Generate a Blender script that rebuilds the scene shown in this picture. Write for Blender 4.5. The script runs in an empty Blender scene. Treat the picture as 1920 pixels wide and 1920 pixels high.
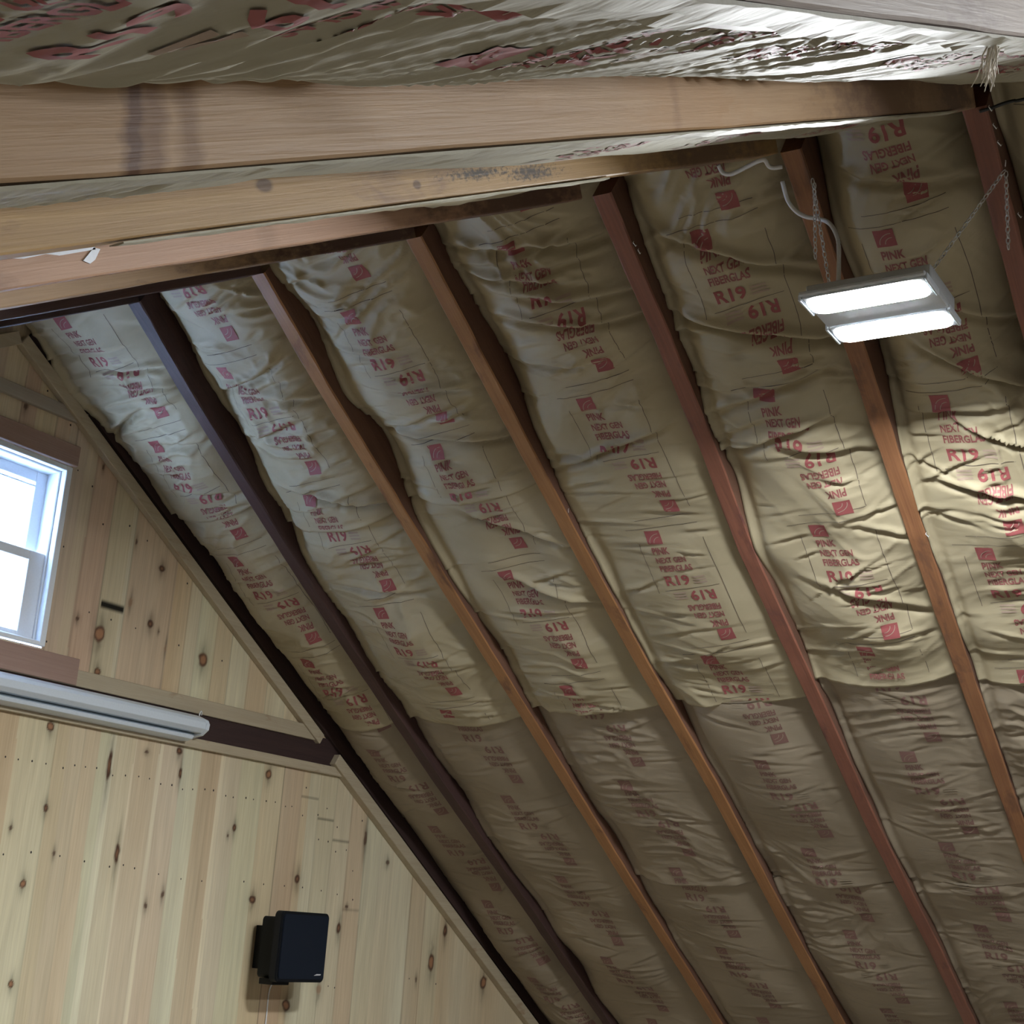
import bpy, bmesh, math, random
import numpy as np
from mathutils import Vector, Matrix
random.seed(7)
SC = bpy.context.scene
COL = SC.collection

# ------------------------------------------------------------------ camera, sky, exposure
ZR = 3.60                       # height of the ridge line (undersides of the rafters meet here)
FA = math.radians(31.61)        # slope of the far rafters
NA = math.radians(30.386)       # slope of the near rafters
cam_d = bpy.data.cameras.new('camera'); cam = bpy.data.objects.new('camera', cam_d); COL.objects.link(cam)
R_ = [[0.52117701, -0.85085208, 0.06652265], [0.27077611, 0.09093368, -0.95833781], [0.80935457, 0.51747638, 0.27778296]]
mw = Matrix(((R_[0][0], -R_[1][0], -R_[2][0], -2.285), (R_[0][1], -R_[1][1], -R_[2][1], -3.049),
             (R_[0][2], -R_[1][2], -R_[2][2], ZR - 1.439), (0, 0, 0, 1)))
cam.matrix_world = mw
cam_d.sensor_width = 36; cam_d.lens = 2706.3 / 1920 * 36; cam_d.clip_start = .02
SC.camera = cam
world = bpy.data.worlds.new('sky'); SC.world = world; world.use_nodes = True
bg = world.node_tree.nodes['Background']
bg.inputs[0].default_value = (.42, .62, 1.0, 1); bg.inputs[1].default_value = 15.0
SC.view_settings.view_transform = 'Standard'; SC.view_settings.look = 'None'
SC.view_settings.gamma = 1; SC.view_settings.use_curve_mapping = False
SC.view_settings.exposure = 0.38
pl = bpy.data.lights.new('window_portal', 'AREA'); pl.shape = 'RECTANGLE'; pl.size = .46; pl.size_y = .5
pl.cycles.is_portal = True
po = bpy.data.objects.new('window_portal', pl); COL.objects.link(po)
po.location = (0, .09, ZR - .56); po.rotation_euler = (math.radians(-90), 0, 0)
LAMP = 700.0

# ------------------------------------------------------------------ helpers
def tag(o, label=None, cat=None, group=None, kind=None):
    if label: o['label'] = label
    if cat: o['category'] = cat
    if group: o['group'] = group
    if kind: o['kind'] = kind
    return o
def empty(name, loc=(0, 0, 0)):
    o = bpy.data.objects.new(name, None); o.empty_display_size = .05; o.location = loc; COL.objects.link(o); return o
def link(name, me, mats, parent=None, smooth=False):
    if not isinstance(mats, (list, tuple)): mats = [mats]
    for m in mats: me.materials.append(m)
    if smooth: me.polygons.foreach_set('use_smooth', [True] * len(me.polygons))
    o = bpy.data.objects.new(name, me); COL.objects.link(o)
    if parent is not None:
        o.parent = parent; o.matrix_parent_inverse = Matrix.Identity(4)
        if parent.type == 'EMPTY': o.matrix_parent_inverse = Matrix.Translation(-Vector(parent.location))
    return o
def from_bm(name, bm, mats, parent=None, smooth=False):
    me = bpy.data.meshes.new(name); bm.to_mesh(me); bm.free(); return link(name, me, mats, parent, smooth)
def box(bm, a, b, mi=0):
    vs = [bm.verts.new((x, y, z)) for x in (a[0], b[0]) for y in (a[1], b[1]) for z in (a[2], b[2])]
    for f in ((0, 1, 3, 2), (4, 6, 7, 5), (0, 4, 5, 1), (2, 3, 7, 6), (0, 2, 6, 4), (1, 5, 7, 3)):
        bm.faces.new([vs[i] for i in f]).material_index = mi
def bevel(bm, w, seg=2):
    bmesh.ops.recalc_face_normals(bm, faces=bm.faces[:])
    bmesh.ops.bevel(bm, geom=bm.edges[:], offset=w, segments=seg, affect='EDGES', profile=.6)
def tube(bm, pts, r, n=8, closed=False, mi=0):
    pts = [Vector(p) for p in pts]; N = len(pts); rings = []
    up = Vector((.13, .21, .97))
    for i, p in enumerate(pts):
        if closed: d = pts[(i + 1) % N] - pts[i - 1]
        else: d = pts[min(i + 1, N - 1)] - pts[max(i - 1, 0)]
        d.normalize(); x = d.cross(up)
        if x.length < 1e-3: x = d.cross(Vector((1, 0, 0)))
        x.normalize(); y = d.cross(x)
        rr = r[i] if isinstance(r, (list, tuple)) else r
        rings.append([bm.verts.new(p + rr * (math.cos(2 * math.pi * k / n) * x + math.sin(2 * math.pi * k / n) * y)) for k in range(n)])
    M = N if closed else N - 1
    for i in range(M):
        a, b = rings[i], rings[(i + 1) % N]
        for k in range(n):
            f = bm.faces.new((a[k], a[(k + 1) % n], b[(k + 1) % n], b[k])); f.material_index = mi; f.smooth = True
    if not closed:
        bm.faces.new(rings[0][::-1]).material_index = mi; bm.faces.new(rings[-1]).material_index = mi
def spline(pts, n=6):
    pts = [Vector(p) for p in pts]; out = []
    for i in range(len(pts) - 1):
        p0, p1, p2, p3 = pts[max(i - 1, 0)], pts[i], pts[i + 1], pts[min(i + 2, len(pts) - 1)]
        for k in range(n):
            t = k / n
            out.append(.5 * ((2 * p1) + (-p0 + p2) * t + (2 * p0 - 5 * p1 + 4 * p2 - p3) * t * t + (-p0 + 3 * p1 - 3 * p2 + p3) * t ** 3))
    out.append(pts[-1]); return out
class VN:                                   # smooth value noise on numpy arrays
    def __init__(s, seed): s.g = np.random.default_rng(seed).random((256, 256))
    def __call__(s, x, y):
        xi = np.floor(x).astype(int); yi = np.floor(y).astype(int); fx = x - xi; fy = y - yi
        fx = fx * fx * (3 - 2 * fx); fy = fy * fy * (3 - 2 * fy)
        a = s.g[xi & 255, yi & 255]; b = s.g[(xi + 1) & 255, yi & 255]; c = s.g[xi & 255, (yi + 1) & 255]; d = s.g[(xi + 1) & 255, (yi + 1) & 255]
        return (a * (1 - fx) + b * fx) * (1 - fy) + (c * (1 - fx) + d * fx) * fy

# ------------------------------------------------------------------ materials
def nt(name):
    m = bpy.data.materials.new(name); m.use_nodes = True; t = m.node_tree; return m, t, t.nodes['Principled BSDF']
def plain(name, col, rough=.6, metal=0., spec=.5, bump=0., bscale=200.):
    m, t, b = nt(name); b.inputs['Base Color'].default_value = (*col, 1); b.inputs['Roughness'].default_value = rough
    b.inputs['Metallic'].default_value = metal; b.inputs['Specular IOR Level'].default_value = spec
    tc = t.nodes.new('ShaderNodeTexCoord'); n = t.nodes.new('ShaderNodeTexNoise'); n.inputs['Scale'].default_value = bscale
    t.links.new(tc.outputs['Object'], n.inputs['Vector'])
    r = t.nodes.new('ShaderNodeMixRGB'); r.blend_type = 'MULTIPLY'; r.inputs[0].default_value = .12
    r.inputs[1].default_value = (*col, 1); t.links.new(n.outputs['Fac'], r.inputs[2]); t.links.new(r.outputs[0], b.inputs['Base Color'])
    if bump:
        bp = t.nodes.new('ShaderNodeBump'); bp.inputs['Strength'].default_value = bump; bp.inputs['Distance'].default_value = .002
        t.links.new(n.outputs['Fac'], bp.inputs['Height']); t.links.new(bp.outputs[0], b.inputs['Normal'])
    return m
def emis(name, col, st):
    m, t, b = nt(name); b.inputs['Base Color'].default_value = (.9, .9, .9, 1)
    b.inputs['Emission Color'].default_value = (*col, 1); b.inputs['Emission Strength'].default_value = st
    return m
def wood(name, light, dark, stain=None, stain_amt=.0, rough=.6, scale=1., bands=(), spots=(), bump=.25, streak=1.0):
    """grain runs along object X; light / dark are the early and late wood, stain is a patchy discolouration"""
    m, t, b = nt(name); L = t.links.new; N = t.nodes.new
    tc = N('ShaderNodeTexCoord')
    def mapped(sx, sy, sz, loc=(0, 0, 0)):
        mp = N('ShaderNodeMapping'); mp.inputs['Scale'].default_value = (sx * scale, sy * scale, sz * scale); mp.inputs['Location'].default_value = loc
        L(tc.outputs['Object'], mp.inputs[0]); return mp.outputs[0]
    def noise(v, sc, det=4, rg=.6, dist=0.):
        n = N('ShaderNodeTexNoise'); n.inputs['Scale'].default_value = sc; n.inputs['Detail'].default_value = det
        n.inputs['Roughness'].default_value = rg; n.inputs['Distortion'].default_value = dist; L(v, n.inputs['Vector']); return n.outputs['Fac']
    def ramp(f, p0, p1, c0=(0, 0, 0), c1=(1, 1, 1)):
        r = N('ShaderNodeValToRGB'); e = r.color_ramp.elements; e[0].position = p0; e[1].position = p1
        e[0].color = (*c0, 1); e[1].color = (*c1, 1); L(f, r.inputs[0]); return r.outputs[0]
    def mix(f, a, c, bt='MIX', fac=None):
        x = N('ShaderNodeMixRGB'); x.blend_type = bt
        if fac is not None: x.inputs[0].default_value = fac
        else: L(f, x.inputs[0])
        for k, q in ((1, a), (2, c)):
            if isinstance(q, tuple): x.inputs[k].default_value = (*q, 1)
            else: L(q, x.inputs[k])
        return x.outputs[0]
    g1 = noise(mapped(1.2, 28, 28), 3.2, 5, .65, .6)
    g2 = noise(mapped(3, 160, 160), 2.0, 3, .6)
    base = mix(ramp(g1, .34, .68), dark, light)
    mid = tuple(.5 * (x + y) for x, y in zip(light, dark))
    fine = mix(ramp(g2, .3, .7), tuple(x * .8 for x in mid), light)
    c = mix(None, base, fine, fac=.4 * streak)
    br = noise(mapped(1.3, 3.5, 3.5, (3, 1, 2)), 2.2, 3)
    c = mix(ramp(br, .3, .7, (.0, .0, .0), (.55, .55, .55)), c, tuple(x * .72 for x in mid))
    if stain is not None:
        s = noise(mapped(2.2, 6, 6, (1, 4, 9)), 2.6, 5, .65, .4)
        c = mix(ramp(s, .62 - .22 * stain_amt, .72), c, stain)
    sep = N('ShaderNodeSeparateXYZ'); L(tc.outputs['Object'], sep.inputs[0])
    def mathn(op, a, bb):
        q = N('ShaderNodeMath'); q.operation = op
        for k, w in ((0, a), (1, bb)):
            if isinstance(w, (int, float)): q.inputs[k].default_value = w
            else: L(w, q.inputs[k])
        return q.outputs[0]
    wob = noise(mapped(14, 30, 30), 2.0, 4)
    for (x0, w, zs, col, amt) in bands:            # stains across the grain, and shade painted in near the ridge
        xx = mathn('ADD', sep.outputs[0], mathn('MULTIPLY', sep.outputs[2], zs))
        d = mathn('ABSOLUTE', mathn('SUBTRACT', mathn('ADD', xx, mathn('MULTIPLY', mathn('SUBTRACT', wob, .5), w * 1.7)), x0), 0)
        f = ramp(mathn('DIVIDE', d, w), .25, 1., (amt, amt, amt), (0, 0, 0)); c = mix(f, c, col)
    for (x0, z0, rx, rz, col, amt) in spots:       # mould, knots
        dx = mathn('DIVIDE', mathn('SUBTRACT', sep.outputs[0], x0), rx); dz = mathn('DIVIDE', mathn('SUBTRACT', sep.outputs[2], z0), rz)
        d = mathn('SQRT', mathn('ADD', mathn('MULTIPLY', dx, dx), mathn('MULTIPLY', dz, dz)), 0)
        spk = noise(mapped(60, 110, 110), 2.0, 4) if amt > 0 else wob
        amt = amt
        f = ramp(mathn('ADD', mathn('MULTIPLY', d, .45), mathn('MULTIPLY', spk, .86 if amt > 0 else .3)), .50, .72, (abs(amt),) * 3, (0, 0, 0)); c = mix(f, c, col)
    L(c, b.inputs['Base Color']); b.inputs['Roughness'].default_value = rough; b.inputs['Specular IOR Level'].default_value = .35
    bp = N('ShaderNodeBump'); bp.inputs['Strength'].default_value = bump; bp.inputs['Distance'].default_value = .003
    L(mathn('ADD', g1, mathn('MULTIPLY', g2, .5)), bp.inputs['Height']); L(bp.outputs[0], b.inputs['Normal'])
    return m

def paper(name, c0, c1, rough=.62):
    m, t, b = nt(name); L = t.links.new; N = t.nodes.new
    tc = N('ShaderNodeTexCoord'); n = N('ShaderNodeTexNoise'); n.inputs['Scale'].default_value = 3.2; n.inputs['Detail'].default_value = 5
    L(tc.outputs['Object'], n.inputs['Vector'])
    r = N('ShaderNodeValToRGB'); r.color_ramp.elements[0].position = .35; r.color_ramp.elements[1].position = .65
    r.color_ramp.elements[0].color = (*c0, 1); r.color_ramp.elements[1].color = (*c1, 1); L(n.outputs['Fac'], r.inputs[0]); L(r.outputs[0], b.inputs['Base Color'])
    b.inputs['Roughness'].default_value = rough; b.inputs['Specular IOR Level'].default_value = .4
    n2 = N('ShaderNodeTexNoise'); n2.inputs['Scale'].default_value = 55; n2.inputs['Detail'].default_value = 3
    mp = N('ShaderNodeMapping'); mp.inputs['Scale'].default_value = (1, .45, 1); L(tc.outputs['Object'], mp.inputs[0]); L(mp.outputs[0], n2.inputs['Vector'])
    bp = N('ShaderNodeBump'); bp.inputs['Strength'].default_value = .22; bp.inputs['Distance'].default_value = .006
    L(n2.outputs['Fac'], bp.inputs['Height']); L(bp.outputs[0], b.inputs['Normal'])
    return m

KRAFT = paper('kraft_paper', (.345, .295, .190), (.415, .357, .238))
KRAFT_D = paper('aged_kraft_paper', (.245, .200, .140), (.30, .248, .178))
KRAFT_L = paper('pale_kraft_paper', (.30, .275, .20), (.37, .345, .262), .65)
RED = plain('red_ink', (.29, .075, .075), .65)
RED_S = plain('soft_red_ink', (.26, .085, .080), .6)
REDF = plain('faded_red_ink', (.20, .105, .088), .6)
INK = plain('brown_ink', (.10, .075, .06), .7)
PINKL = plain('pale_pink_ink', (.36, .27, .21), .7)
STEEL = plain('zinc_steel', (.85, .87, .9), .3, .55)
BLACKP = plain('black_plastic', (.005, .006, .008), .6, spec=.25, bump=.1)
GRILLE = plain('dark_blue_grille', (.004, .008, .017), .7, spec=.25, bump=.5, bscale=900)
WHITEM = plain('white_enamel', (.62, .68, .74), .35)
GROOVE = plain('shadow_gap', (.12, .16, .18), .6)
GREYM = plain('grey_enamel', (.52, .55, .58), .45)
VINYL = plain('white_vinyl', (.78, .82, .86), .3)
CABLE = plain('white_cable', (.72, .74, .76), .4)
CABLEB = plain('black_cable', (.02, .02, .02), .5)
GLUE = plain('torn_white_paper', (.72, .76, .82), .8)
DECKW = wood('roof_boards', (.10, .065, .045), (.05, .032, .024), rough=.8)
DARKB = wood('dark_beam_wood', (.060, .032, .028), (.028, .016, .016), rough=.7)
TUBEON = emis('lit_diffuser', (.93, .97, 1.0), LAMP)
GLASS, gt, gb = nt('window_glass'); gb.inputs['Transmission Weight'].default_value = 1; gb.inputs['Roughness'].default_value = 0; gb.inputs['IOR'].default_value = 1.0
gb.inputs['Specular IOR Level'].default_value = .5; gb.inputs['Base Color'].default_value = (1, 1, 1, 1)

# ------------------------------------------------------------------ slope frames
def frame(side, s, h):
    """point on a roof slope: s along the slope from the ridge, h into the room from the rafter undersides -> (x, z)"""
    a = FA if side == 'far' else NA; sg = 1 if side == 'far' else -1
    return sg * (s * math.cos(a) - h * math.sin(a)), ZR - s * math.sin(a) - h * math.cos(a)
def slope_matrix(side, y=0.):
    a = FA if side == 'far' else NA; sg = 1 if side == 'far' else -1
    X = Vector((sg * math.cos(a), 0, -math.sin(a))); Zv = Vector((sg * math.sin(a), 0, math.cos(a))); Y = Zv.cross(X)
    m = Matrix(((X.x, Y.x, Zv.x, 0), (X.y, Y.y, Zv.y, y), (X.z, Y.z, Zv.z, ZR), (0, 0, 0, 1))); return m, Y.y
FARY = {1: [(0, -.405), (.28, -.378), (.55, -.362), (.87, -.345), (1.25, -.332), (1.9, -.322), (2.6, -.330), (3.6, -.328)],
        2: [(0, -.812), (.35, -.800), (.9, -.800), (1.6, -.803), (2.6, -.805), (3.6, -.815)],
        3: [(0, -1.262), (.4, -1.260), (.9, -1.259), (1.4, -1.266), (1.9, -1.283), (2.6, -1.282), (3.6, -1.29)],
        4: [(0, -1.728), (.36, -1.724), (.7, -1.714), (1.0, -1.698), (1.5, -1.704), (2.1, -1.708), (2.7, -1.732), (3.6, -1.75)],
        5: [(0, -2.132), (.5, -2.121), (1., -2.112), (1.9, -2.108), (3.6, -2.11)],
        6: [(0, -2.471), (.5, -2.469), (3.6, -2.47)],
        7: [(0, -2.815), (3.6, -2.815)], 8: [(0, -3.20), (3.6, -3.20)]}
NEARY = {1: -.405, 2: -.808, 3: -1.250, 4: -1.666, 5: -2.088, 6: -2.455, 7: -2.797, 8: -3.20}   # room-end face y of each near rafter
FW = .042
def yfar(k, s):
    p = FARY[k]; return np.interp(s, [q[0] for q in p], [q[1] for q in p])

# ------------------------------------------------------------------ room shell
def quadmesh(name, pts, mat, label=None):
    bm = bmesh.new(); bm.faces.new([bm.verts.new(p) for p in pts]); o = from_bm(name, bm, mat); tag(o, kind='structure'); return o
YB = -5.6; XW = 3.15
def slab(name, side, mat):
    bm = bmesh.new(); box(bm, (-.105, 0, .125), (3.9, 1, .150)); m, sy = slope_matrix(side)
    for v in bm.verts: v.co.y = (0.10 if v.co.y > .5 else YB - .1) * sy
    o = from_bm(name, bm, mat); o.matrix_world = m; tag(o, kind='structure'); return o
slab('ceiling', 'far', DECKW); slab('ceiling', 'near', DECKW)
FLOORM = wood('floor_boards', (.34, .31, .27), (.26, .23, .20), rough=.5)
bm = bmesh.new(); box(bm, (-XW, YB, -.05), (XW, .0, 0)); tag(from_bm('floor', bm, FLOORM), kind='structure')
zE = frame('far', 3.7, 0)[1]
PLASTER = wood('side_boards', (.46, .42, .35), (.38, .34, .28), rough=.6)
for sg, nm in ((1, 'wall_right'), (-1, 'wall_left')):
    bm = bmesh.new(); box(bm, (sg * XW, YB, 0), (sg * (XW + .08), 0, 1.90)); tag(from_bm(nm, bm, PLASTER), kind='structure')
bm = bmesh.new(); vs = [bm.verts.new(p) for p in ((-XW, YB, 0), (XW, YB, 0), (XW, YB, 1.90), (0, YB, ZR + .16), (-XW, YB, 1.90))]
bm.faces.new(vs); tag(from_bm('wall_back', bm, PLASTER), kind='structure')

# gable wall: boards with their own colour, knots and joints as a colour attribute
def s2l(c): return tuple(((x / 255 + .055) / 1.055) ** 2.4 if x / 255 > .04045 else x / 255 / 12.92 for x in c)
LOW = [(-3.2, (152, 132, 110)), (-.6, (160, 146, 122)), (.0, (152, 132, 108)), (.205, (165, 160, 136)), (.333, (153, 138, 113)), (.377, (155, 141, 121)), (.43, (158, 140, 118)),
       (.485, (155, 154, 130)), (.521, (178, 172, 150)), (.5415, (158, 145, 122)), (.6128, (180, 167, 146)), (.619, (156, 138, 118)), (.7086, (186, 174, 152)),
       (.7228, (160, 140, 122)), (.804, (164, 160, 138)), (.8813, (146, 124, 102)), (.932, (150, 126, 103)), (.967, (182, 170, 147)), (.987, (160, 149, 130)),
       (1.058, (160, 157, 131)), (1.16, (159, 141, 113)), (1.2565, (151, 126, 106)), (1.351, (158, 139, 113)), (1.385, (166, 161, 140)), (1.44, (158, 151, 129)),
       (1.53, (162, 151, 130)), (1.62, (152, 128, 107)), (1.712, (163, 157, 136)), (1.80, (166, 158, 138)), (1.89, (170, 164, 144)), (2.0, (152, 134, 113)), (2.10, (164, 156, 134)), (2.2, (155, 138, 116))]
UPP = [(-3.2, (150, 130, 112)), (-.2, (150, 122, 108)), (-.02, (158, 136, 112)), (.05, (140, 104, 92)), (.10, (160, 140, 112)), (.17, (150, 118, 102)), (.22, (150, 128, 116)), (.29, (158, 140, 122)), (.3286, (146, 112, 100)),
       (.41, (160, 148, 124)), (.4866, (170, 162, 142)), (.502, (152, 126, 108)), (.58, (156, 132, 114)), (.6792, (160, 132, 102)), (.7506, (166, 150, 124)), (.80, (172, 166, 138)), (.877, (168, 150, 122)), (.95, (174, 168, 144)), (1.04, (164, 142, 116)), (1.13, (172, 160, 134)), (1.22, (166, 146, 118))]
SEAML = [(.333, .5), (.6128, .1), (.7086, .1), (.804, .35), (.932, .45), (1.16, .15), (1.2575, 1.), (1.351, .3), (1.442, .3), (1.53, .35), (1.62, .6), (1.712, .9), (1.80, .2), (1.89, .2), (2.0, .8), (2.09, .5), (2.18, .5), (.2, .1), (.43, .2), (1.058, .1)]
SEAMU = [(.05, .5), (.17, .6), (.245, .8), (.3286, .5), (.41, .6), (.502, .5), (.58, .3), (.6792, .7), (.7506, .4), (.80, .4), (.877, .4), (.95, .5), (1.04, .4), (1.13, .4), (1.22, .4)]
KN = [[0.2981, -1.408, 0.0102, 0.0104, 1], [0.3324, -1.2145, 0.0087, 0.012, 2], [0.232, -1.2741, 0.0066, 0.0065, 3], [0.3831, -1.3258, 0.0052, 0.008, 3], [0.601, -1.3089, 0.0097, 0.0309, 2], [0.5293, -1.079, 0.0096, 0.048, 2], [0.3085, -1.0055, 0.0123, 0.0122, 1], [0.6601, -1.0249, 0.0101, 0.0043, 3], [0.7862, -1.0047, 0.0128, 0.012, 2], [0.802, -1.0671, 0.0086, 0.018, 2], [1.1844, -1.0233, 0.0149, 0.0145, 1], [1.0557, -1.1984, 0.0094, 0.0124, 2], [1.032, -1.224, 0.0046, 0.0062, 3], [1.373, -1.3282, 0.0157, 0.0162, 2], [1.1733, -1.4023, 0.0145, 0.014, 2], [0.7944, -1.4073, 0.0063, 0.0115, 3], [0.7344, -1.4408, 0.0081, 0.0085, 3], [0.3103, -1.6514, 0.01, 0.0102, 1], [1.6088, -1.4693, 0.0112, 0.02, 2], [1.6403, -1.4003, 0.0086, 0.0051, 3], [1.7069, -1.1739, 0.0089, 0.0278, 3], [1.8427, -1.2432, 0.0123, 0.0088, 3], [1.3828, -1.7082, 0.0179, 0.0172, 1], [1.535, -1.6605, 0.0136, 0.0162, 4], [2.2315, -1.4561, 0.0138, 0.024, 2], [2.1557, -1.5683, 0.0167, 0.029, 1], [2.5105, -1.6329, 0.0223, 0.0228, 1], [2.0719, -1.6269, 0.0065, 0.0107, 3], [0.4274, -0.7337, 0.0189, 0.023, 5], [0.4375, -0.8357, 0.0113, 0.01, 1], [0.342, -0.7087, 0.0073, 0.0071, 3], [0.5116, -0.4484, 0.004, 0.0105, 3], [0.5222, -0.6237, 0.0079, 0.0148, 4], [0.6208, -0.4999, 0.0125, 0.0107, 2], [0.6074, -0.6671, 0.0122, 0.0135, 2], [0.6419, -0.6817, 0.0042, 0.0045, 3], [0.8338, -0.7277, 0.0178, 0.0202, 5], [0.6775, -0.7231, 0.0042, 0.012, 4], [1.2051, -0.966, 0.0176, 0.0097, 1], [0.3522, -0.2739, 0.0056, 0.0103, 3], [0.0619, -0.1947, 0.0084, 0.0098, 3]]
NL = [[0.1801, -1.1021], [0.2211, -1.1034], [0.2657, -1.1017], [0.3118, -1.1026], [0.3702, -1.1063], [0.4084, -1.0944], [0.4458, -1.0939], [0.4853, -1.0918], [0.546, -1.1044], [0.5925, -1.0988], [0.6425, -1.0956], [0.684, -1.0966], [0.7298, -1.1061], [0.7742, -1.104], [0.8189, -1.111], [0.8599, -1.1063], [0.9105, -1.1005], [0.9469, -1.0995], [1.0021, -1.1091], [1.0353, -1.1102], [1.0921, -1.1056], [1.1265, -1.1067], [1.1859, -1.1052], [1.2287, -1.1039], [1.2789, -1.1118], [1.3097, -1.1086], [0.2221, -1.3409], [0.308, -1.329], [0.4039, -1.331], [0.4898, -1.3384], [0.5808, -1.3459], [0.6303, -1.3381], [0.6734, -1.3437], [0.7676, -1.3533], [0.8583, -1.3607], [0.9443, -1.3614], [1.1257, -1.3517], [1.2165, -1.354], [1.3148, -1.353], [1.4035, -1.3526], [1.4987, -1.3571], [1.5833, -1.3642], [1.6683, -1.3767], [1.3706, -1.043], [1.4865, -1.097], [1.5489, -1.1513], [1.4589, -1.1986], [1.5091, -1.2011], [1.5531, -1.23], [1.6086, -1.2204], [1.6802, -1.1179], [1.6536, -1.2846], [1.3665, -1.1313], [1.4435, -1.1219], [0.3788, -0.6829], [0.4596, -0.6864], [0.5535, -0.6909], [0.7287, -0.705], [0.73, -0.5186], [0.9153, -0.7154], [0.4775, -0.4103], [0.551, -0.4348], [0.3808, -0.4321], [0.3322, -0.8391], [0.3548, -0.8407], [0.2936, -0.8392], [0.139, -0.8669], [0.3802, -0.884], [0.2512, -0.7901], [0.3234, -0.3388], [0.2656, -0.31], [0.0309, -0.1637], [0.1229, -0.1288], [0.2103, -0.1643], [0.2163, -0.1948], [0.2578, -0.5287], [2.0296, -1.6237], [2.1964, -1.6404], [1.5825, -1.6506], [1.6165, -1.6553]]
def wall_colour(X, Z):
    n1 = VN(1); n2 = VN(2); n3 = VN(3)
    wob = (n1(X * 3 + 7, Z * 1.6 + 9) - .5) * .010
    def prof(tab, x):
        xs = np.array([t[0] for t in tab]); cs = np.array([s2l(t[1]) for t in tab])
        i = np.clip(np.searchsorted(xs, x, side='right') - 1, 0, len(xs) - 1)
        return cs[i]
    lo = prof(LOW, X + wob); up = prof(UPP, X + wob)
    isu = (Z > -.9)[..., None]
    C = np.where(isu, up, lo)
    C = C * .52 + np.array(s2l((161, 148, 121))) * .48
    g = n2(X * 190 + 5, Z * 5) * .5 + n3(X * 70 + n1(X * 4, Z * 3) * 5, Z * 2.2) * .5
    C = C * (.88 + .24 * g)[..., None]
    p = n1(X * 9 + 30, Z * 1.1 + 4)
    C = C * (1 + (p[..., None] - .5) * np.array([.14, .26, .36]))
    def seams(tab, x, m):
        f = np.zeros_like(x)
        for sx, am in tab: f = np.maximum(f, am * np.clip(1 - np.abs(x - sx) / .0035, 0, 1))
        return f * m
    f = seams(SEAML, X, Z <= -.9) + seams(SEAMU, X, Z > -.9)
    C = C * (1 - .62 * f)[..., None]
    for x0, x1, z0, am, w in ((1.351, 1.440, -1.072, .6, .004), (1.442, 1.53, -1.133, .9, .004), (1.53, 1.622, -1.194, .9, .004), (1.62, 1.71, -1.41, .5, .004), (.4166, .5013, -.650, 1.6, .011)):
        q = am * (X > x0) * (X < x1) * np.clip(1.6 - np.abs(Z - z0) / w * 1.2, 0, 1); C = C * (1 - .62 * np.clip(q, 0, 1.58))[..., None]
    dk = np.array([.030, .014, .008]); md = np.array([.21, .105, .055])
    for kx, kz, a, b_, ty in KN:
        m = (np.abs(X - kx) < a * 5 + .02) & (np.abs(Z - kz) < b_ * 7 + .03)
        if not m.any(): continue
        x = (X[m] - kx) / a; z = (Z[m] - kz) / b_
        x = x + (n1(X[m] * 60, Z[m] * 60) - .5) * .5
        d = np.sqrt(x * x + z * z); c = C[m]
        halo = np.exp(-(x / 1.5) ** 2 - (z / 2.6) ** 2) * .35
        tail = np.exp(-(x / .35) ** 2) * np.exp(-(z / 2.4) ** 2) * (np.abs(z) > .9) * .4
        c = c * (1 - halo)[:, None] * (1 - tail)[:, None]
        core = np.clip((1.05 - d) * 3, 0, 1)
        if ty in (1, 5):
            ring = np.clip(1 - np.abs(d - .82) / .34, 0, 1); inner = md * (.9 if ty == 1 else 1.0)
            c = c * (1 - core)[:, None] + inner * core[:, None]; c = c * (1 - ring)[:, None] + (dk if ty == 1 else dk * 1.8) * ring[:, None]
        elif ty == 2:
            c = c * (1 - core)[:, None] + (dk * 1.4) * core[:, None]; q = np.clip((.5 - d) * 3, 0, 1) * .6; c = c * (1 - q)[:, None] + md * q[:, None]
        elif ty == 3: c = c * (1 - core * .85)[:, None] + dk * 1.5 * (core * .85)[:, None]
        else: c = c * (1 - core * .6)[:, None] + md * .8 * (core * .6)[:, None]
        C[m] = c
    return np.clip(C, 0, 1)
WALLM, wt, wb = nt('pine_boards'); at = wt.nodes.new('ShaderNodeVertexColor'); at.layer_name = 'boards'
gm = wt.nodes.new('ShaderNodeMixRGB'); gm.blend_type = 'MULTIPLY'; gm.inputs[0].default_value = .35
tcw = wt.nodes.new('ShaderNodeTexCoord'); mpw = wt.nodes.new('ShaderNodeMapping'); mpw.inputs['Scale'].default_value = (220, 220, 7)
nw = wt.nodes.new('ShaderNodeTexNoise'); nw.inputs['Scale'].default_value = 1.; nw.inputs['Detail'].default_value = 3
wt.links.new(tcw.outputs['Object'], mpw.inputs[0]); wt.links.new(mpw.outputs[0], nw.inputs['Vector'])
rw = wt.nodes.new('ShaderNodeValToRGB'); rw.color_ramp.elements[0].position = .3; rw.color_ramp.elements[0].color = (.72, .66, .60, 1); rw.color_ramp.elements[1].position = .6
wt.links.new(nw.outputs['Fac'], rw.inputs[0]); wt.links.new(rw.outputs[0], gm.inputs[2]); wt.links.new(at.outputs['Color'], gm.inputs[1])
gn = wt.nodes.new('ShaderNodeMixRGB'); gn.blend_type = 'MULTIPLY'; gn.inputs[0].default_value = 1; gn.inputs[2].default_value = (1, 1, 1, 1)
wt.links.new(gm.outputs[0], gn.inputs[1]); wt.links.new(gn.outputs[0], wb.inputs['Base Color']); wb.inputs['Roughness'].default_value = .5; wb.inputs['Specular IOR Level'].default_value = .3
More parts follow.
